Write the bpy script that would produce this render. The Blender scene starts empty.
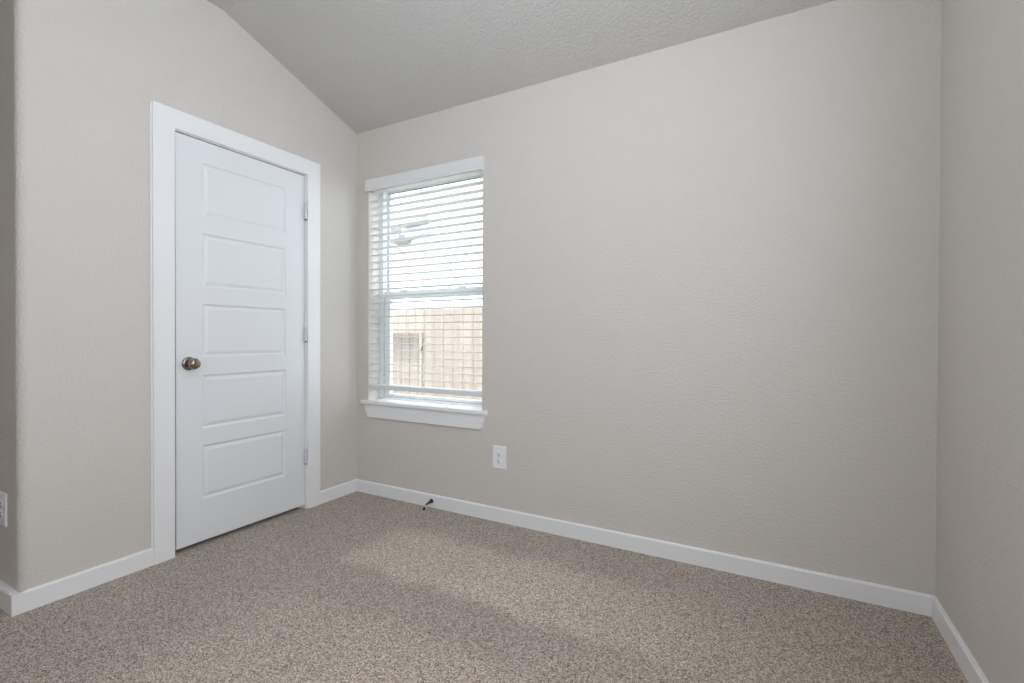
import bpy, bmesh, math
from mathutils import Vector, Matrix
S = bpy.context.scene
C = S.collection
# ------------------------------------------------------------------ camera
F_PX, YAW, PITCH, ROLL = 479.074, 0.50236, -0.00872, 0.00348
cam = bpy.data.cameras.new('camera'); cam.sensor_width = 36; cam.lens = F_PX/1024*36
cam.clip_start = 0.02; cam.clip_end = 200
co = bpy.data.objects.new('camera', cam); C.objects.link(co)
Fw = Vector((-math.sin(YAW)*math.cos(PITCH), math.cos(YAW)*math.cos(PITCH), math.sin(PITCH)))
Rt = Vector((math.cos(YAW), math.sin(YAW), 0)); Up = Rt.cross(Fw)
R2 = Rt*math.cos(ROLL)+Up*math.sin(ROLL); U2 = -Rt*math.sin(ROLL)+Up*math.cos(ROLL)
m = Matrix((R2, U2, -Fw)).transposed().to_4x4(); m.translation = (2.5171, -2.3688, 1.0558)
co.matrix_world = m
S.camera = co
# ------------------------------------------------------------------ view, world, lights
S.view_settings.view_transform = 'Standard'; S.view_settings.look = 'None'
S.view_settings.exposure = 0.2; S.view_settings.gamma = 1.0; S.view_settings.use_curve_mapping = False
S.cycles.max_bounces = 10; S.cycles.diffuse_bounces = 7; S.cycles.transparent_max_bounces = 12
S.cycles.use_denoising = True; S.cycles.sample_clamp_indirect = 4.0
W = 3.0583
world = bpy.data.worlds.new('sky'); S.world = world; world.use_nodes = True
bg = world.node_tree.nodes['Background']
bg.inputs['Color'].default_value = (0.765, 0.815, 0.94, 1); bg.inputs['Strength'].default_value = 5.2

def area(name, loc, rot, sx, sy, power, color):
    l = bpy.data.lights.new(name, 'AREA'); l.shape = 'RECTANGLE'; l.size = sx; l.size_y = sy
    l.energy = power; l.color = color
    o = bpy.data.objects.new(name, l); o.location = loc; o.rotation_euler = rot; C.objects.link(o); return o
sun = bpy.data.lights.new('sun', 'SUN'); sun.energy = 3.6; sun.angle = math.radians(1.0); sun.color = (1, 0.95, 0.88)
so = bpy.data.objects.new('sun', sun); so.rotation_euler = (math.radians(26), 0, math.radians(-14)); C.objects.link(so)
# unseen fill light added under the ceiling to brighten the room
cl = bpy.data.lights.new('ceiling_fill', 'POINT'); cl.energy = 17.5; cl.shadow_soft_size = .12; cl.color = (0.80, 0.87, 1.0)
clo = bpy.data.objects.new('ceiling_fill', cl); clo.location = (1.65, -1.5, 2.56); C.objects.link(clo)
# fill panel added in the side window to top up the sky
area('side_window_fill', (W+.02, -1.71, 1.60), (0, math.radians(90), 0), 1.05, 1.15, 6.0, (0.92, 0.96, 1.0))
# portals: tell the sampler where the sky comes in
for nm, lc, rt, a, b in (('portal_window', (0.5635, .19, 1.36), (math.radians(-90), 0, 0), .9, 1.46), ('portal_side_window', (W+.17, -1.71, 1.75), (0, math.radians(90), 0), 1.4, 1.18), ('portal_rear_window', (2.2, -3.93, 1.6), (math.radians(90), 0, 0), 1.0, 1.4)):
    po = area(nm, lc, rt, a, b, 1, (1, 1, 1)); po.data.cycles.is_portal = True

# ------------------------------------------------------------------ materials
def nt(name):
    mt = bpy.data.materials.new(name); mt.use_nodes = True
    n = mt.node_tree; return mt, n, n.nodes['Principled BSDF']
def srgb(r, g, b):
    f = lambda c: (c/255/12.92) if c/255 <= .04045 else ((c/255+.055)/1.055)**2.4
    return (f(r), f(g), f(b), 1)
def bump(n, b, kind, scale, strength, dist, detail=2):
    tc = n.nodes.new('ShaderNodeTexCoord')
    t = n.nodes.new('ShaderNodeTexNoise'); t.inputs['Scale'].default_value = scale; t.inputs['Detail'].default_value = detail
    n.links.new(tc.outputs['Object'], t.inputs['Vector'])
    src = t.outputs['Fac']
    if kind == 'peel':
        r = n.nodes.new('ShaderNodeMapRange'); r.inputs[1].default_value = .42; r.inputs[2].default_value = .62
        n.links.new(src, r.inputs[0]); src = r.outputs[0]
    bp = n.nodes.new('ShaderNodeBump'); bp.inputs['Strength'].default_value = strength; bp.inputs['Distance'].default_value = dist
    n.links.new(src, bp.inputs['Height']); n.links.new(bp.outputs[0], b.inputs['Normal'])
    return t
def flat(name, col, rough=.5, metal=0, bumpargs=None, var=0.02):
    mt, n, b = nt(name)
    b.inputs['Roughness'].default_value = rough; b.inputs['Metallic'].default_value = metal
    tc = n.nodes.new('ShaderNodeTexCoord'); t = n.nodes.new('ShaderNodeTexNoise'); t.inputs['Scale'].default_value = 6
    n.links.new(tc.outputs['Object'], t.inputs['Vector'])
    r = n.nodes.new('ShaderNodeValToRGB')
    r.color_ramp.elements[0].position = .3; r.color_ramp.elements[1].position = .7
    r.color_ramp.elements[0].color = tuple(c*(1-var) for c in col[:3])+(1,); r.color_ramp.elements[1].color = tuple(min(1, c*(1+var)) for c in col[:3])+(1,)
    n.links.new(t.outputs['Fac'], r.inputs[0]); n.links.new(r.outputs[0], b.inputs['Base Color'])
    if bumpargs: bump(n, b, *bumpargs)
    return mt
PAINT = flat('greige_orange_peel_paint', srgb(211, 206, 198), .75, 0, ('peel', 95, .42, .0026), .008)
CEIL = flat('textured_ceiling_paint', srgb(204, 202, 197), .85, 0, ('peel', 80, .6, .0028), .01)
TRIM = flat('white_semigloss_trim_paint', srgb(238, 238, 237), .35, 0, ('noise', 60, .03, .001), .006)
DOOR = flat('white_door_paint', srgb(229, 231, 231), .38, 0, ('noise', 140, .05, .0006), .006)
VINYL = flat('white_vinyl', srgb(238, 242, 242), .35)
BLIND = flat('white_faux_wood', srgb(228, 229, 228), .4, 0, ('noise', 30, .02, .001))
PLATE = flat('white_outlet_plastic', srgb(240, 240, 240), .3)
SLOT = flat('dark_slot', srgb(55, 52, 50), .7)
GASKET_GAP = flat('dark_grey_gasket_and_gap_shade', srgb(88, 102, 102), .7)  # upper sash gasket, also the painted shade of the lower sash gap
NICKEL = flat('brushed_nickel', srgb(150, 138, 124), .26, 1, ('noise', 400, .03, .0004), .05)
HINGE = flat('satin_hinge_metal', srgb(215, 217, 220), .35, .2)
DARKMETAL = flat('dark_bronze_metal', srgb(70, 66, 64), .4, .7)
RUBBER = flat('black_rubber', srgb(28, 24, 20), .8)
CORD = flat('white_cord', srgb(225, 228, 226), .8)
HOUSE = flat('white_lap_siding', srgb(228, 230, 230), .8, 0, None, .02)
HOUSEPINK = flat('pale_tan_siding', srgb(222, 210, 203), .8, 0, None, .02)
SOFFIT = flat('grey_soffit_paint', srgb(150, 152, 154), .8)
PALE = flat('pale_grey_eave_paint', srgb(165, 167, 169), .8)
ROOF = flat('pale_grey_shingles', srgb(176, 178, 180), .9, 0, ('noise', 30, .4, .01), .1)
GRASS = flat('dry_grass', srgb(120, 122, 88), .95, 0, ('noise', 40, .6, .03), .25)

def wood():
    mt, n, b = nt('raw_cedar_boards'); b.inputs['Roughness'].default_value = .85
    tc = n.nodes.new('ShaderNodeTexCoord'); mp = n.nodes.new('ShaderNodeMapping'); mp.inputs['Scale'].default_value = (18, 18, .9)
    n.links.new(tc.outputs['Object'], mp.inputs[0])
    t = n.nodes.new('ShaderNodeTexNoise'); t.inputs['Scale'].default_value = 2.0; t.inputs['Detail'].default_value = 4
    n.links.new(mp.outputs[0], t.inputs['Vector'])
    r = n.nodes.new('ShaderNodeValToRGB'); r.color_ramp.elements[0].position = .3; r.color_ramp.elements[1].position = .72
    r.color_ramp.elements[0].color = srgb(150, 138, 125); r.color_ramp.elements[1].color = srgb(172, 160, 147)
    n.links.new(t.outputs['Fac'], r.inputs[0])
    # each board its own tone
    sx = n.nodes.new('ShaderNodeSeparateXYZ'); n.links.new(tc.outputs['Object'], sx.inputs[0])
    dv = n.nodes.new('ShaderNodeMath'); dv.operation = 'DIVIDE'; dv.inputs[1].default_value = .128
    fl = n.nodes.new('ShaderNodeMath'); fl.operation = 'FLOOR'
    wn = n.nodes.new('ShaderNodeTexWhiteNoise'); wn.noise_dimensions = '1D'
    n.links.new(sx.outputs[0], dv.inputs[0]); n.links.new(dv.outputs[0], fl.inputs[0]); n.links.new(fl.outputs[0], wn.inputs['W'])
    mr = n.nodes.new('ShaderNodeMapRange'); mr.inputs[3].default_value = .88; mr.inputs[4].default_value = 1.06
    n.links.new(wn.outputs['Value'], mr.inputs[0])
    mx = n.nodes.new('ShaderNodeVectorMath'); mx.operation = 'SCALE'
    n.links.new(r.outputs[0], mx.inputs[0]); n.links.new(mr.outputs[0], mx.inputs['Scale'])
    n.links.new(mx.outputs[0], b.inputs['Base Color'])
    return mt
WOOD = wood()

def glass():
    mt = bpy.data.materials.new('clear_window_glass'); mt.use_nodes = True; n = mt.node_tree; n.nodes.clear()
    o = n.nodes.new('ShaderNodeOutputMaterial'); mx = n.nodes.new('ShaderNodeMixShader'); mx.inputs[0].default_value = .04
    tr = n.nodes.new('ShaderNodeBsdfTransparent'); tr.inputs[0].default_value = (.96, .98, .975, 1)
    gl = n.nodes.new('ShaderNodeBsdfGlossy'); gl.inputs['Roughness'].default_value = .02
    n.links.new(tr.outputs[0], mx.inputs[1]); n.links.new(gl.outputs[0], mx.inputs[2]); n.links.new(mx.outputs[0], o.inputs[0])
    return mt
GLASS = glass()

def carpet():
    mt, n, b = nt('beige_frieze_carpet'); L = n.links.new
    b.inputs['Roughness'].default_value = .95; b.inputs['Specular IOR Level'].default_value = .1
    if 'Sheen Weight' in b.inputs: b.inputs['Sheen Weight'].default_value = .15
    tc = n.nodes.new('ShaderNodeTexCoord')
    vo = n.nodes.new('ShaderNodeTexVoronoi'); vo.inputs['Scale'].default_value = 300; L(tc.outputs['Object'], vo.inputs['Vector'])
    sp = n.nodes.new('ShaderNodeSeparateXYZ'); L(vo.outputs['Color'], sp.inputs[0])
    tn = n.nodes.new('ShaderNodeTexNoise'); tn.inputs['Scale'].default_value = 230; tn.inputs['Detail'].default_value = 3; L(tc.outputs['Object'], tn.inputs['Vector'])
    ad = n.nodes.new('ShaderNodeMath'); ad.operation = 'MULTIPLY_ADD'; ad.inputs[1].default_value = .55; L(sp.outputs[0], ad.inputs[0])
    m2 = n.nodes.new('ShaderNodeMath'); m2.operation = 'MULTIPLY'; m2.inputs[1].default_value = .5; L(tn.outputs['Fac'], m2.inputs[0]); L(m2.outputs[0], ad.inputs[2])
    r = n.nodes.new('ShaderNodeValToRGB'); e = r.color_ramp.elements
    e[0].position = .22; e[0].color = srgb(72, 63, 54); e[1].position = .80; e[1].color = srgb(232, 220, 204)
    k = e.new(.42); k.color = srgb(164, 151, 136); k = e.new(.6); k.color = srgb(191, 178, 163)
    L(ad.outputs[0], r.inputs[0])
    # vacuum swaths: bands of brushed pile running along the window wall
    wob = n.nodes.new('ShaderNodeTexNoise'); wob.inputs['Scale'].default_value = 5; wob.inputs['Detail'].default_value = 3; L(tc.outputs['Object'], wob.inputs['Vector'])
    xyz = n.nodes.new('ShaderNodeSeparateXYZ'); L(tc.outputs['Object'], xyz.inputs[0])
    def mth(op, a, bb, c=None):
        q = n.nodes.new('ShaderNodeMath'); q.operation = op
        for i, v in enumerate((a, bb, c)):
            if v is None: continue
            if isinstance(v, (int, float)): q.inputs[i].default_value = v
            else: L(v, q.inputs[i])
        return q.outputs[0]
    wv = mth('MULTIPLY_ADD', wob.outputs['Fac'], .16, -.08)
    X = mth('ADD', xyz.outputs[0], wv); Y = mth('ADD', xyz.outputs[1], wv)
    def step(v, lo, hi):
        q = n.nodes.new('ShaderNodeMapRange'); q.interpolation_type = 'SMOOTHSTEP'
        q.inputs[1].default_value = lo; q.inputs[2].default_value = hi; L(v, q.inputs[0]); return q.outputs[0]
    def band(v, a0, a1, b0, b1): return mth('MULTIPLY', step(v, a0, a1), mth('SUBTRACT', 1.0, step(v, b0, b1)))
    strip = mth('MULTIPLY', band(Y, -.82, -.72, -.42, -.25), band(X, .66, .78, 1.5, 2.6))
    strip2 = mth('MULTIPLY', band(Y, -2.2, -1.8, -1.12, -.98), band(X, .55, .9, 1.6, 2.3))
    dark = mth('MULTIPLY', band(Y, -1.10, -.98, -.79, -.745), band(X, .9, 1.5, 4, 5))
    big = n.nodes.new('ShaderNodeTexNoise'); big.inputs['Scale'].default_value = 2.6; big.inputs['Detail'].default_value = 4; L(tc.outputs['Object'], big.inputs['Vector'])
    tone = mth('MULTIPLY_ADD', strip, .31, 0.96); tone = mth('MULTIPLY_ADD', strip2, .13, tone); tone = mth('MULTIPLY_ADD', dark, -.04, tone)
    tone = mth('ADD', tone, mth('MULTIPLY_ADD', big.outputs['Fac'], .16, -.08))
    sc = n.nodes.new('ShaderNodeVectorMath'); sc.operation = 'SCALE'; L(r.outputs[0], sc.inputs[0]); L(tone, sc.inputs['Scale'])
    L(sc.outputs[0], b.inputs['Base Color'])
    bp = n.nodes.new('ShaderNodeBump'); bp.inputs['Strength'].default_value = .9; bp.inputs['Distance'].default_value = .006
    L(ad.outputs[0], bp.inputs['Height']); L(bp.outputs[0], b.inputs['Normal'])
    return mt
CARPET = carpet()

# ------------------------------------------------------------------ builders
def box(bm, x0, x1, y0, y1, z0, z1, bev=0):
    vs = [bm.verts.new((x, y, z)) for x in (x0, x1) for y in (y0, y1) for z in (z0, z1)]
    fs = [(0,1,3,2), (4,6,7,5), (0,4,5,1), (2,3,7,6), (0,2,6,4), (1,5,7,3)]
    faces = [bm.faces.new([vs[i] for i in f]) for f in fs]
    if bev:
        es = list({e for f in faces for e in f.edges})
        bmesh.ops.bevel(bm, geom=es, offset=bev, segments=2, profile=.5, affect='EDGES')
def prism(bm, pts, axis, a, b):
    """polygon of 2-D points extruded along an axis from a to b"""
    def v(p, t):
        if axis == 'x': return (t, p[0], p[1])
        if axis == 'y': return (p[0], t, p[1])
        return (p[0], p[1], t)
    A = [bm.verts.new(v(p, a)) for p in pts]; B = [bm.verts.new(v(p, b)) for p in pts]
    bm.faces.new(A); bm.faces.new(B[::-1])
    for i in range(len(pts)):
        j = (i+1) % len(pts); bm.faces.new((A[i], B[i], B[j], A[j]))
def lathe(bm, prof, origin, axis, seg=32):
    """prof = (distance along the axis, radius)"""
    o = Vector(origin); ax = Vector(axis).normalized()
    u = ax.orthogonal().normalized(); w = ax.cross(u); rings = []
    for d, r in prof:
        if r < 1e-6: rings.append([bm.verts.new(o+ax*d)])
        else: rings.append([bm.verts.new(o+ax*d+(u*math.cos(2*math.pi*k/seg)+w*math.sin(2*math.pi*k/seg))*r) for k in range(seg)])
    for a, b in zip(rings, rings[1:]):
        for k in range(seg):
            k2 = (k+1) % seg
            if len(a) == 1 and len(b) == 1: continue
            if len(a) == 1: bm.faces.new((a[0], b[k], b[k2]))
            elif len(b) == 1: bm.faces.new((a[k], b[0], a[k2]))
            else: bm.faces.new((a[k], b[k], b[k2], a[k2]))
def tube(bm, path, rad, seg=8):
    rings = []; P = [Vector(p) for p in path]; u = None
    for i, p in enumerate(P):
        t = (P[min(i+1, len(P)-1)]-P[max(i-1, 0)]).normalized()
        u = t.orthogonal().normalized() if u is None else (u-t*u.dot(t)).normalized()
        w = t.cross(u)
        rings.append([bm.verts.new(p+(u*math.cos(2*math.pi*k/seg)+w*math.sin(2*math.pi*k/seg))*rad) for k in range(seg)])
    for a, b in zip(rings, rings[1:]):
        for k in range(seg): bm.faces.new((a[k], b[k], b[(k+1) % seg], a[(k+1) % seg]))
    bm.faces.new(rings[0][::-1]); bm.faces.new(rings[-1])
def wloc(o):
    v = Vector((0, 0, 0))
    while o: v += o.location; o = o.parent
    return v
def obj(name, bm, mat, parent=None, smooth=None, origin=None):
    """ONE mesh object; vertices come in world coordinates"""
    bmesh.ops.recalc_face_normals(bm, faces=bm.faces)
    me = bpy.data.meshes.new(name)
    o = bpy.data.objects.new(name, me); C.objects.link(o); o.parent = parent
    if parent is None and origin is not None: o.location = origin
    off = wloc(o)
    bmesh.ops.translate(bm, verts=bm.verts, vec=-off)
    bm.to_mesh(me); bm.free(); me.materials.append(mat)
    if smooth:
        me.shade_smooth()
        me.set_sharp_from_angle(angle=math.radians(smooth))
    return o
def thing(name, label, cat, loc=(0, 0, 0), group=None, kind=None):
    o = bpy.data.objects.new(name, None); C.objects.link(o); o.location = loc; o.empty_display_size = .1
    tag(o, label, cat, group, kind); return o
def tag(o, label, cat, group=None, kind=None):
    o['label'] = label; o['category'] = cat
    if group: o['group'] = group
    if kind: o['kind'] = kind
    return o
def struct(name, bm, mat, label, cat, smooth=None):
    return tag(obj(name, bm, mat, None, smooth), label, cat, None, 'structure')
B = bmesh.new

# ------------------------------------------------------------------ measurements
H1, RY, HR = 2.4415, -0.9033, 2.744            # ceiling at the window wall, start and height of the flat part
TW = 0.165                                      # outer wall thickness
LC = -1.679                                     # outside corner of the left wall
YR = -3.75                                      # rear wall
XH = -1.75                                      # end of the hall
OX0, OX1, OZ0, OZ1 = 0.110, 1.017, 0.610, 2.108 # window opening
DY0, DY1, DZ = -1.1445, -0.4023, 2.045          # inner edge of the door casing
HB = 0.0786; BT = 0.014

# ------------------------------------------------------------------ shell
bm = B(); box(bm, XH-.1, W+.16, YR-.16, TW, -.12, 0)
struct('floor', bm, CARPET, 'beige speckled carpet with vacuum tracks covering the room floor', 'floor')
bm = B(); prism(bm, [(0, H1), (RY, HR), (YR-.95, HR), (YR-.95, HR+.16), (RY, HR+.16), (0, H1+.16)], 'x', XH-.1, W+.16)  # rear end overhangs as an added eave, keeps sun out of the back window
struct('ceiling', bm, CEIL, 'textured grey-white ceiling sloping down towards the window wall', 'ceiling')

bm = B(); xs = [-.9, OX0, OX1, W+.16]; zs = [0, OZ0, OZ1, H1+.16]
def plate_with_hole(bm, us, vs_, mk, t0, t1):
    """wall plate made of one connected surface round a rectangular hole"""
    def grid(t): return [[bm.verts.new(mk(u, v, t)) for v in vs_] for u in us]
    A, Bq = grid(t0), grid(t1)
    for i in range(3):
        for j in range(3):
            if i == 1 and j == 1: continue
            for G in (A, Bq): bm.faces.new((G[i][j], G[i+1][j], G[i+1][j+1], G[i][j+1]))
    def side(p, q): bm.faces.new((A[p[0]][p[1]], A[q[0]][q[1]], Bq[q[0]][q[1]], Bq[p[0]][p[1]]))
    for i in range(3): side((i, 0), (i+1, 0)); side((i, 3), (i+1, 3)); side((0, i), (0, i+1)); side((3, i), (3, i+1))
    for p, q in (((1,1),(2,1)), ((2,1),(2,2)), ((2,2),(1,2)), ((1,2),(1,1))): side(p, q)
plate_with_hole(bm, xs, zs, lambda u, v, t: (u, t, v), 0, TW)
struct('wall_window', bm, PAINT, 'greige textured wall with the window, facing the camera', 'wall')

SW = (-2.30, -1.12, 1.05, 2.40)
bm = B(); plate_with_hole(bm, [YR-.16, SW[0], SW[1], 0], [0, SW[2], SW[3], H1], lambda u, v, t: (t, u, v), W, W+.16)
# upper part of the side wall follows the ceiling slope
prism(bm, [(0, H1), (RY, HR), (YR-.16, HR), (YR-.16, H1)], 'x', W, W+.16)
struct('wall_right', bm, PAINT, 'greige orange-peel wall at the right edge', 'wall')
BW = (1.7, 2.7, .9, 2.3)
bm = B(); plate_with_hole(bm, [XH-.1, BW[0], BW[1], W], [0, BW[2], BW[3], HR], lambda u, v, t: (u, t, v), YR-.16, YR)
struct('wall_rear', bm, PAINT, 'greige wall behind the camera', 'wall')
bm = B(); box(bm, XH-.1, XH, YR, LC+.1, 0, HR)
struct('wall_hall', bm, PAINT, 'greige wall closing the side hall', 'wall')

RB = 0.030
bm = B()
jy0, jy1, jz = DY0+.005, DY1-.005, DZ-.006       # jamb faces
oy0, oy1, oz = jy0-.016, jy1+.016, jz+.016       # rough opening
prism(bm, [(0, 0), (0, H1), (RY, HR), (LC+RB, HR), (LC+RB, 0), (oy0, 0), (oy0, oz), (oy1, oz), (oy1, 0)], 'x', -.115, 0)
arc = [(-RB+RB*math.sin(a), LC+RB-RB*math.cos(a)) for a in [math.radians(d) for d in range(0, 91, 9)]]
n0 = len(bm.verts)
prism(bm, arc+[(-RB, LC+RB)], 'z', 0, HR)
w = struct('wall_left', bm, PAINT, 'greige textured wall with the white door, rounded outside corner', 'wall', 30)
bm = B(); box(bm, XH, -RB, LC, LC+.1, 0, HR)
struct('wall_alcove', bm, PAINT, 'shaded greige return wall at the left edge, carrying an outlet', 'wall')
bm = B(); box(bm, -.85, -.75, LC+.1, 0, 0, HR)
struct('wall_closet', bm, PAINT, 'greige wall inside the closet behind the door', 'wall')

# baseboards
def base_profile(): return [(0, 0), (BT, 0), (BT, HB-.006), (BT-.005, HB), (0, HB)]
CT = .016; CW = .0895
cy0, cy1, cz = DY0-CW, DY1+CW, DZ+CW
bm = B(); prism(bm, [(-p[0], p[1]) for p in base_profile()], 'x', BT, W-BT)
struct('baseboard_window', bm, TRIM, 'long white baseboard under the window wall', 'baseboard')
bm = B(); prism(bm, [(W-p[0], p[1]) for p in base_profile()], 'y', SW[0]-1.4, 0)
struct('baseboard_right', bm, TRIM, 'white baseboard along the right wall', 'baseboard')
bm = B(); prism(bm, base_profile(), 'y', LC+.012, cy0)
# mitred wrap round the rounded corner
BC = -1.704                                     # the square baseboard corner stands a little off the rounded wall
prism(bm, [(0, LC+.012), (BT, LC+.012), (BT, BC+.002), (BT-.002, BC), (-.03, BC), (-.03, LC), (0, LC)], 'z', 0, HB-.001)
struct('baseboard_left', bm, TRIM, 'white baseboard between the door casing and the outside corner', 'baseboard')
bm = B(); prism(bm, base_profile(), 'y', cy1, -.0005)
struct('baseboard_corner', bm, TRIM, 'short white baseboard between the door casing and the room corner', 'baseboard')
bm = B(); prism(bm, [(LC, 0), (BC, 0), (BC, HB-.006), (BC+.005, HB), (LC, HB)], 'x', XH, -.03)
struct('baseboard_alcove', bm, TRIM, 'white baseboard under the shaded return wall', 'baseboard')

# door casing and jamb
def frame_ring(bm, inner, outer, x0, x1, bev):
    """three-sided mitre-less casing: jamb legs and head, one prism"""
    (a0, a1, az), (b0, b1, bz) = inner, outer
    prism(bm, [(b0, 0), (b0, bz), (b1, bz), (b1, 0), (a1, 0), (a1, az), (a0, az), (a0, 0)], 'x', x0, x1)
    if bev:
        es = [e for e in bm.edges if all(abs(v.co.x-x1) < 1e-6 for v in e.verts) and max(v.co.z for v in e.verts) > .01]
        bmesh.ops.bevel(bm, geom=es, offset=bev, segments=2, profile=.5, affect='EDGES')
t1 = thing('trim_1', 'flat white casing framing the white door', 'door casing', (0, (DY0+DY1)/2, 0), None, 'structure')
bm = B(); frame_ring(bm, (DY0, DY1, DZ), (cy0, cy1, cz), 0, CT, .0022); obj('casing', bm, TRIM, t1)
bm = B(); box(bm, 0, .007, cy0-.007, cy0, HB, cz-.001, .002); obj('caulk_bead', bm, TRIM, t1)
bm = B(); frame_ring(bm, (jy0, jy1, jz), (oy0, oy1, oz), -.115, -.0003, 0)
frame_ring(bm, (jy0+.012, jy1-.012, jz-.012), (jy0, jy1, jz), -.08, -.0425, 0)
obj('jamb', bm, TRIM, t1)

# door
SY0, SY1, SZ0, SZ1 = -1.1295, jy1-.003, .025, jz-.005
d = thing('door_1', 'white five-panel door with a nickel knob, closed, in the left wall', 'door', (0, SY1, SZ0), None, 'structure')
PY0, PY1 = -1.007, -.540
PZ = [(1.658, 1.925), (1.3045, 1.5715), (.951, 1.218), (.591, .8605), (.2345, .506)]
bm = B()
XF = -.006; XB = -.041
# front face with five moulded panels, built as one connected surface
ys = [SY0, PY0, PY1, SY1]
zs = [SZ0]
for a, b_ in sorted(PZ): zs += [a, b_]
zs.append(SZ1)
G = [[bm.verts.new((XF, y, z)) for z in zs] for y in ys]
for i in range(3):
    for j in range(len(zs)-1):
        if i == 1 and j % 2 == 1:
            ring = [G[1][j], G[2][j], G[2][j+1], G[1][j+1]]
            for ins, x in ((.0035, XF-.005), (.010, XF-.0078), (.0135, XF-.0075), (.026, XF-.0022), (.029, XF-.0014)):
                y0, y1, z0, z1 = PY0+ins, PY1-ins, zs[j]+ins, zs[j+1]-ins
                new = [bm.verts.new((x, y, z)) for y, z in ((y0, z0), (y1, z0), (y1, z1), (y0, z1))]
                for k in range(4): bm.faces.new((ring[k], ring[(k+1) % 4], new[(k+1) % 4], new[k]))
                ring = new
            bm.faces.new(ring)
        else:
            bm.faces.new((G[i][j], G[i+1][j], G[i+1][j+1], G[i][j+1]))
bk = [bm.verts.new((XB, y, z)) for y, z in ((SY0, SZ0), (SY1, SZ0), (SY1, SZ1), (SY0, SZ1))]
bm.faces.new(bk)
bm.faces.new([g[0] for g in G]+[bk[1], bk[0]]); bm.faces.new([g[-1] for g in G]+[bk[2], bk[3]])
bm.faces.new(G[0]+[bk[3], bk[0]]); bm.faces.new(G[3]+[bk[2], bk[1]])
slab = obj('door_slab', bm, DOOR, d)
KY, KZ = -1.0717, .9215
bm = B(); lathe(bm, [(-.001, .033), (.003, .033), (.0065, .0305), (.0085, .024), (.009, .0125), (.026, .0115), (.030, .014),
                     (.036, .0215), (.044, .0265), (.052, .0272), (.059, .0245), (.0645, .0185), (.067, .010), (.0675, 0)], (XF, KY, KZ), (1, 0, 0), 40)
k = obj('door_knob', bm, NICKEL, d, 50); k['label'] = 'satin nickel round knob on its rosette'
for z0, z1 in ((1.771, 1.868), (1.027, 1.112), (.281, .371)):
    bm = B(); n_ = 5; hh = (z1-z0)/n_
    for i in range(n_): lathe(bm, [(0, 0), (0, .0078), (.001, .0085), (hh-.0014, .0085), (hh-.0004, .0078), (hh-.0004, 0)], (.0065, -.4125, z0+i*hh), (0, 0, 1), 14)
    box(bm, -.03, .002, jy1-.0028, jy1-.0004, z0, z1)
    h = obj('hinge', bm, HINGE, d, 40); h['label'] = 'satin metal hinge knuckles'
    bm = B(); lathe(bm, [(0, 0), (.0005, .0055), (.004, .0065), (.007, .005), (.007, 0)], (.0065, -.4125, z0-.007), (0, 0, 1), 12)
    obj('hinge_pin', bm, DARKMETAL, h, 40)

# ------------------------------------------------------------------ window
wn = thing('window_1', 'white vinyl single-hung window behind the open blind', 'window', ((OX0+OX1)/2, .13, .63), None, 'structure')
ZS = .632
def rect_frame(bm, x0, x1, z0, z1, w, y0, y1, wb=None, wt=None):
    wb = wb or w; wt = wt or w
    A = [(x0, z0), (x1, z0), (x1, z1), (x0, z1)]; I = [(x0+w, z0+wb), (x1-w, z0+wb), (x1-w, z1-wt), (x0+w, z1-wt)]
    V = {}
    for nme, P in (('A', A), ('I', I)):
        for i, p in enumerate(P):
            for j, y in enumerate((y0, y1)): V[nme, i, j] = bm.verts.new((p[0], y, p[1]))
    for i in range(4):
        j = (i+1) % 4
        for s in (0, 1): bm.faces.new((V['A', i, s], V['A', j, s], V['I', j, s], V['I', i, s]))
        for nme in 'AI': bm.faces.new((V[nme, i, 0], V[nme, j, 0], V[nme, j, 1], V[nme, i, 1]))
bm = B(); rect_frame(bm, OX0, OX1, ZS, OZ1, .019, .105, .165, .013, .032); rect_frame(bm, OX0+.019, OX1-.019, ZS+.013, OZ1-.032, .012, .137, .142)
obj('window_frame', bm, VINYL, wn)
bm = B(); rect_frame(bm, OX0+.0255, OX1-.0255, 1.318, OZ1-.0325, .024, .143, .162, .036, .028); us = obj('upper_sash', bm, VINYL, wn)
bm = B(); box(bm, OX0+.0192, OX0+.0345, .105, .1365, ZS+.0135, OZ1-.0325, .001); obj('balance_channel', bm, VINYL, wn)
bm = B(); box(bm, OX0+.044, OX1-.044, .151, .155, 1.345, OZ1-.056); obj('pane', bm, GLASS, us)
bm = B(); rect_frame(bm, OX0+.0485, OX1-.0485, 1.354, OZ1-.0605, .005, .1415, .1428); obj('gasket', bm, GASKET_GAP, us)
bm = B(); rect_frame(bm, OX0+.0440, OX1-.0195, .648, 1.366, .048, .108, .134, .018, .050); ls = obj('lower_sash', bm, VINYL, wn)
bm = B(); box(bm, OX0+.078, OX1-.055, .119, .123, .662, 1.322); obj('pane', bm, GLASS, ls)
bm = B(); rect_frame(bm, OX0+.0350, OX1-.0105, .646, 1.3155, .0085, .1285, .1355, .001, .001); obj('gap_shade_strip', bm, GASKET_GAP, ls)  # dark colour stands in for shade in the gap between sash and frame
bm = B()
for x in (.33, .80): box(bm, x-.03, x+.03, .1, .12, 1.366, 1.376, .002)
obj('sash_lock', bm, VINYL, ls)

t2 = thing('trim_2', 'white window stool and angled-end apron under the window', 'window sill', ((OX0+OX1)/2, 0, .6), None, 'structure')
bm = B()
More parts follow.
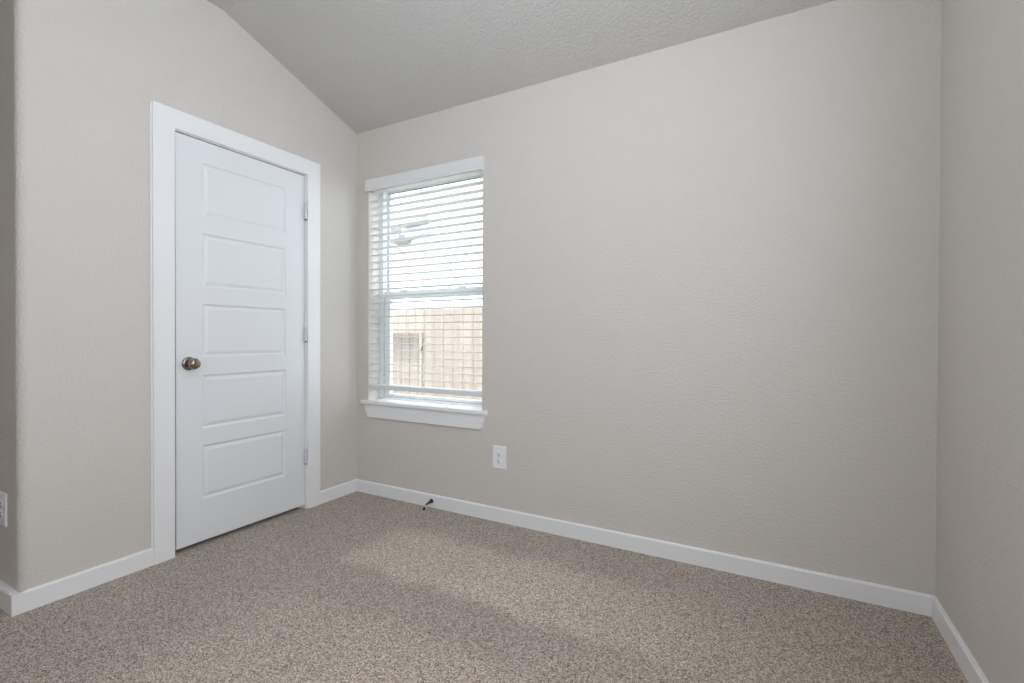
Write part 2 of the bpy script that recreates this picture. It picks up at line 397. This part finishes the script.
# stool: plan with horns, rounded nose
prism(bm, [(.062, -.030), (1.056, -.030), (1.056, 0), (OX1, 0), (OX1, .105), (OX0, .105), (OX0, 0), (.062, 0)], 'z', .604, ZS-.004)
es = [e for e in bm.edges if all(abs(v.co.y+.030) < 1e-6 for v in e.verts)]
bmesh.ops.bevel(bm, geom=es, offset=.007, segments=3, profile=.5, affect='EDGES')
obj('stool', bm, TRIM, t2, 40)
bm = B()
V0 = [(.077, 0, .6035), (1.046, 0, .6035), (1.0185, 0, .516), (.1125, 0, .516)]
V1 = [(.081, -.0145, .6035), (1.042, -.0145, .6035), (1.015, -.0145, .5175), (.116, -.0145, .5175)]
a = [bm.verts.new(v) for v in V0]; b_ = [bm.verts.new(v) for v in V1]
bm.faces.new(a); bm.faces.new(b_)
for i in range(4): bm.faces.new((a[i], a[(i+1) % 4], b_[(i+1) % 4], b_[i]))
obj('apron', bm, TRIM, t2)

# blind
bl = thing('window_blind', 'white faux-wood venetian blind lowered in the window with slats open', 'blind', ((OX0+OX1)/2, .036, .712))
bm = B()
zt, zb = 2.1035, 2.0265; vx0, vx1 = .107, 1.026
prof = [(-.017, zb+.002), (-.026, zb), (-.0285, zb+.004), (-.0285, zb+.013), (-.0305, zb+.017), (-.0305, zt-.018), (-.0285, zt-.014), (-.0285, zt-.004), (-.026, zt), (-.017, zt)]
prism(bm, prof, 'x', vx0, vx1)
for x in (vx0, vx1-.009): box(bm, x, x+.009, -.0172, -.0004, zb+.002, zt-.002)
obj('valance', bm, BLIND, bl)
bm = B(); box(bm, OX0+.006, OX1-.006, .008, .064, 2.034, 2.088, .002); obj('headrail', bm, BLIND, bl)
bm = B(); SX0, SX1 = OX0+.008, OX1-.007
PITCHZ = (1.9715-.7824)/26
for k in range(27):
    z = .7824+k*PITCHZ; N = 4; top = []; bot = []
    pts = []
    for i in range(N+1):
        s = i/N; y = .011+.050*s; cr = .0022*(1-(2*s-1)**2); pts.append((y, z+cr-.0012*(2*s-1)))
    pts = pts+[(y, zz-.0028) for y, zz in reversed(pts)]
    prism(bm, pts, 'x', SX0, SX1)
obj('slats', bm, BLIND, bl)
bm = B(); box(bm, SX0, SX1, .009, .062, .703, .735, .004); br = obj('bottom_rail', bm, BLIND, bl)
bm = B(); box(bm, SX1, SX1+.003,   .010, .061, .704, .734, .001); obj('end_cap', bm, HINGE, br)
for x in (.27, .575, .855):
    bm = B()
    for y in (.0095, .0635): tube(bm, [(x, y, .735), (x, y, 2.034)], .0008, 6)
    tube(bm, [(x+.006, .036, .735), (x+.006, .036, 2.034)], .0007, 6)
    obj('ladder_cord', bm, CORD, bl)
for x in (.27, .575, .855):
    bm = B(); lathe(bm, [(0, 0), (0, .006), (.004, .005), (.005, 0)], (x, .036, .7032), (0, 0, -1), 12)
    obj('cord_plug', bm, CORD, br)

# ------------------------------------------------------------------ outlets
def outlet(name_loc, face, label, group=None):
    """duplex receptacle; face = outward unit normal along -y"""
    x, y, z = name_loc
    t = thing('wall_outlet', label, 'outlet', (x, y, z))
    bm = B(); pw, ph = .043, .0655
    a = [bm.verts.new((x+sx*pw, y, z+sz*ph)) for sx, sz in ((-1, -1), (1, -1), (1, 1), (-1, 1))]
    b1 = [bm.verts.new((x+sx*pw, y-.004, z+sz*ph)) for sx, sz in ((-1, -1), (1, -1), (1, 1), (-1, 1))]
    b2 = [bm.verts.new((x+sx*(pw-.004), y-.0065, z+sz*(ph-.004))) for sx, sz in ((-1, -1), (1, -1), (1, 1), (-1, 1))]
    bm.faces.new(a); bm.faces.new(b2)
    for P, Q in ((a, b1), (b1, b2)):
        for i in range(4): bm.faces.new((P[i], P[(i+1) % 4], Q[(i+1) % 4], Q[i]))
    obj('faceplate', bm, PLATE, t)
    for s in (1, -1):
        zc = z+s*.0195; bm = B()
        lathe(bm, [(0, .0172), (.0012, .0172), (.0018, .0164), (.0018, 0)], (x, y-.0064, zc), (0, -1, 0), 28)
        r = obj('receptacle', bm, PLATE, t, 40)
        bm = B()
        box(bm, x-.0075, x-.0048, y-.0088, y-.0080, zc-.001, zc+.0085); box(bm, x+.0048, x+.0075, y-.0088, y-.0080, zc, zc+.0075)
        lathe(bm, [(0, .0034), (.0008, .0034), (.0008, 0)], (x, y-.0080, zc-.0085), (0, -1, 0), 12)
        obj('slots', bm, SLOT, r)
    bm = B(); lathe(bm, [(0, .0034), (.0008, .0030), (.0010, 0)], (x, y-.0064, z), (0, -1, 0), 12); obj('screw', bm, HINGE, t)
outlet((1.1375, 0, .3685), None, 'white duplex outlet on the wall below and right of the window')
outlet((-.161, LC, .3707), None, 'white outlet on the shaded return wall at the left edge')

# ------------------------------------------------------------------ door stop on the baseboard
ds = thing('door_stop', 'small dark spring door stop screwed to the baseboard below the window', 'door stop', (.659, -BT, .0405))
dx = Vector((0, -1, -.10)).normalized()
bm = B(); lathe(bm, [(0, .0), (0, .013), (.003, .013), (.005, .0105), (.006, 0)], (.659, -BT, .0405), (0, -1, 0), 20); obj('flange', bm, RUBBER, ds, 40)
bm = B(); pr = [(.004, .0095)]
for i in range(9): pr += [(.006+i*.0055, .0092-.0005*i), (.0085+i*.0055, .0078-.0005*i)]
pr += [(.056, .0042), (.0565, 0)]
lathe(bm, pr, (.659, -BT, .0405), dx, 16); obj('spring', bm, DARKMETAL, ds, 40)
bm = B(); tube(bm, [(.659, -.040, .032), (.6575, -.055, .024), (.655, -.068, .016), (.653, -.077, .0115)], .0016, 8); obj('rod', bm, HINGE, ds, 40)
bm = B(); lathe(bm, [(0, 0), (.001, .005), (.005, .0072), (.011, .0072), (.0145, .005), (.0155, 0)], (.6545, -.072, .0135), Vector((-.15, -1, -.35)), 16); obj('rubber_tip', bm, RUBBER, ds, 40)

# ------------------------------------------------------------------ windows out of the picture (they let the daylight in)
w2 = thing('window_2', 'white vinyl window in the side wall next to the camera', 'window', (W+.1, (SW[0]+SW[1])/2, SW[2]), None, 'structure')
bm = B(); w_ = .035
for (y0, y1, z0, z1) in ((SW[0], SW[0]+w_, SW[2], SW[3]), (SW[1]-w_, SW[1], SW[2], SW[3]), (SW[0]+w_, SW[1]-w_, SW[2], SW[2]+w_), (SW[0]+w_, SW[1]-w_, SW[3]-w_, SW[3]), (SW[0]+w_, SW[1]-w_, 1.70, 1.74)):
    box(bm, W+.09, W+.14, y0, y1, z0, z1)
obj('window_frame', bm, VINYL, w2)
w3 = thing('window_3', 'unseen white vinyl window added behind the camera for daylight', 'window', ((BW[0]+BW[1])/2, YR-.1, BW[2]), None, 'structure')  # rear window added as an unseen opening to bring in more sky light
bm = B()
for (x0, x1, z0, z1) in ((BW[0], BW[0]+w_, BW[2], BW[3]), (BW[1]-w_, BW[1], BW[2], BW[3]), (BW[0]+w_, BW[1]-w_, BW[2], BW[2]+w_), (BW[0]+w_, BW[1]-w_, BW[3]-w_, BW[3])):
    box(bm, x0, x1, YR-.14, YR-.09, z0, z1)
obj('window_frame', bm, VINYL, w3)

# ------------------------------------------------------------------ outside
GZ = -.40
bm = B(); box(bm, -14, 12, TW, 14, GZ-.1, GZ)
struct('ground', bm, GRASS, 'dry lawn strip between the house and the fence', 'ground')
FY = 1.80; PP = .128
fe = thing('wooden_fence', 'raw cedar picket fence outside the window', 'fence', (-.4, FY, GZ))
bm = B(); x = -3.05; GX0, GX1 = -2.2, -.931
import random; random.seed(4)
while x < 1.6:
    x0, x1 = x+.002, x+PP-.002
    if not (x1 > GX0 and x0 < GX1-.02):
        box(bm, x0, x1, FY, FY+.016, GZ+.03, 1.365+random.uniform(-.006, .006))
    else:                                  # short boards above the gate
        box(bm, x0, x1, FY, FY+.016, 1.10, 1.365+random.uniform(-.006, .006))
    x += PP
obj('pickets', bm, WOOD, fe)
for z in (GZ+.25, .45, 1.15):
    bm = B(); box(bm, GX1+.02, 1.6, FY+.016, FY+.054, z, z+.085); obj('rail', bm, WOOD, fe)
for x in (GX1+.01, .9):
    bm = B(); box(bm, x, x+.089, FY+.054, FY+.143, GZ, 1.30); obj('post', bm, WOOD, fe)
ga = thing('fence_gate', 'set-back cedar gate with a latch left in the wooden fence', 'gate', (-1.17, FY+.16, GZ))
bm = B(); x = GX0-.05
while x < GX1-.01:
    box(bm, x+.003, min(x+PP-.003, GX1+.005), FY+.16, FY+.176, GZ+.05, 1.16); x += PP
obj('boards', bm, WOOD, ga)
bm = B(); box(bm, GX1-.004, GX1+.03, FY-.014, FY-.001, GZ+.05, 1.10); obj('gate_stop', bm, WOOD, fe)
bm = B(); tube(bm, [(GX1+.03, FY-.004, .955), (GX1+.036, FY-.02, .935), (GX1+.026, FY-.02, .905), (GX1+.022, FY-.004, .885)], .007, 8); obj('latch', bm, DARKMETAL, fe, 40)

HY = 4.5
nh = thing('neighbor_house', 'white sided neighbouring house with grey eaves beyond the fence', 'house', (0, HY, GZ))
bm = B(); z = GZ
while z < 4.2:                              # lap siding
    prism(bm, [(HY, z), (HY-.018, z), (HY, z+.16)], 'x', -3.60, 6.0); z += .16
box(bm, -3.62, 6, HY, HY+6, GZ, 4.3)
obj('wall', bm, HOUSE, nh)
bm = B(); box(bm, -2.56, -2.50, HY-.06, HY-.02, GZ, 3.9); obj('downspout', bm, HOUSE, nh)
bm = B(); prism(bm, [(-3.64, 2.76), (-3.38, 2.79), (-3.38, 2.90), (-3.64, 2.88)], 'y', HY-.35, HY); obj('eave_return', bm, SOFFIT, nh)
bm = B(); prism(bm, [(-3.37, 2.84), (-2.95, 2.88), (-2.95, 2.95), (-3.37, 2.91)], 'y', HY-.2, HY); obj('porch_eave', bm, PALE, nh)
bm = B(); prism(bm, [(-3.48, 3.05), (-2.95, 3.10), (-2.95, 3.22), (-3.48, 3.18)], 'y', HY-.25, HY); obj('upper_eave', bm, PALE, nh)
bm = B(); prism(bm, [(HY-.45, 4.25), (HY+3, 6.0), (HY+6.4, 4.25), (HY+6.4, 4.15), (HY-.45, 4.15)], 'x', -3.9, 6.3); obj('roof', bm, ROOF, nh)
fh = thing('tan_house', 'pale tan house wall glimpsed left of the white house', 'house', (-9, 8.5, GZ))
bm = B(); box(bm, -13, -5.6, 8, 12, GZ, 4.1); obj('wall', bm, HOUSEPINK, fh)
bm = B(); prism(bm, [(7.6, 4.05), (10, 5.4), (12.4, 4.05)], 'x', -13.4, -5.3); obj('roof', bm, ROOF, fh)
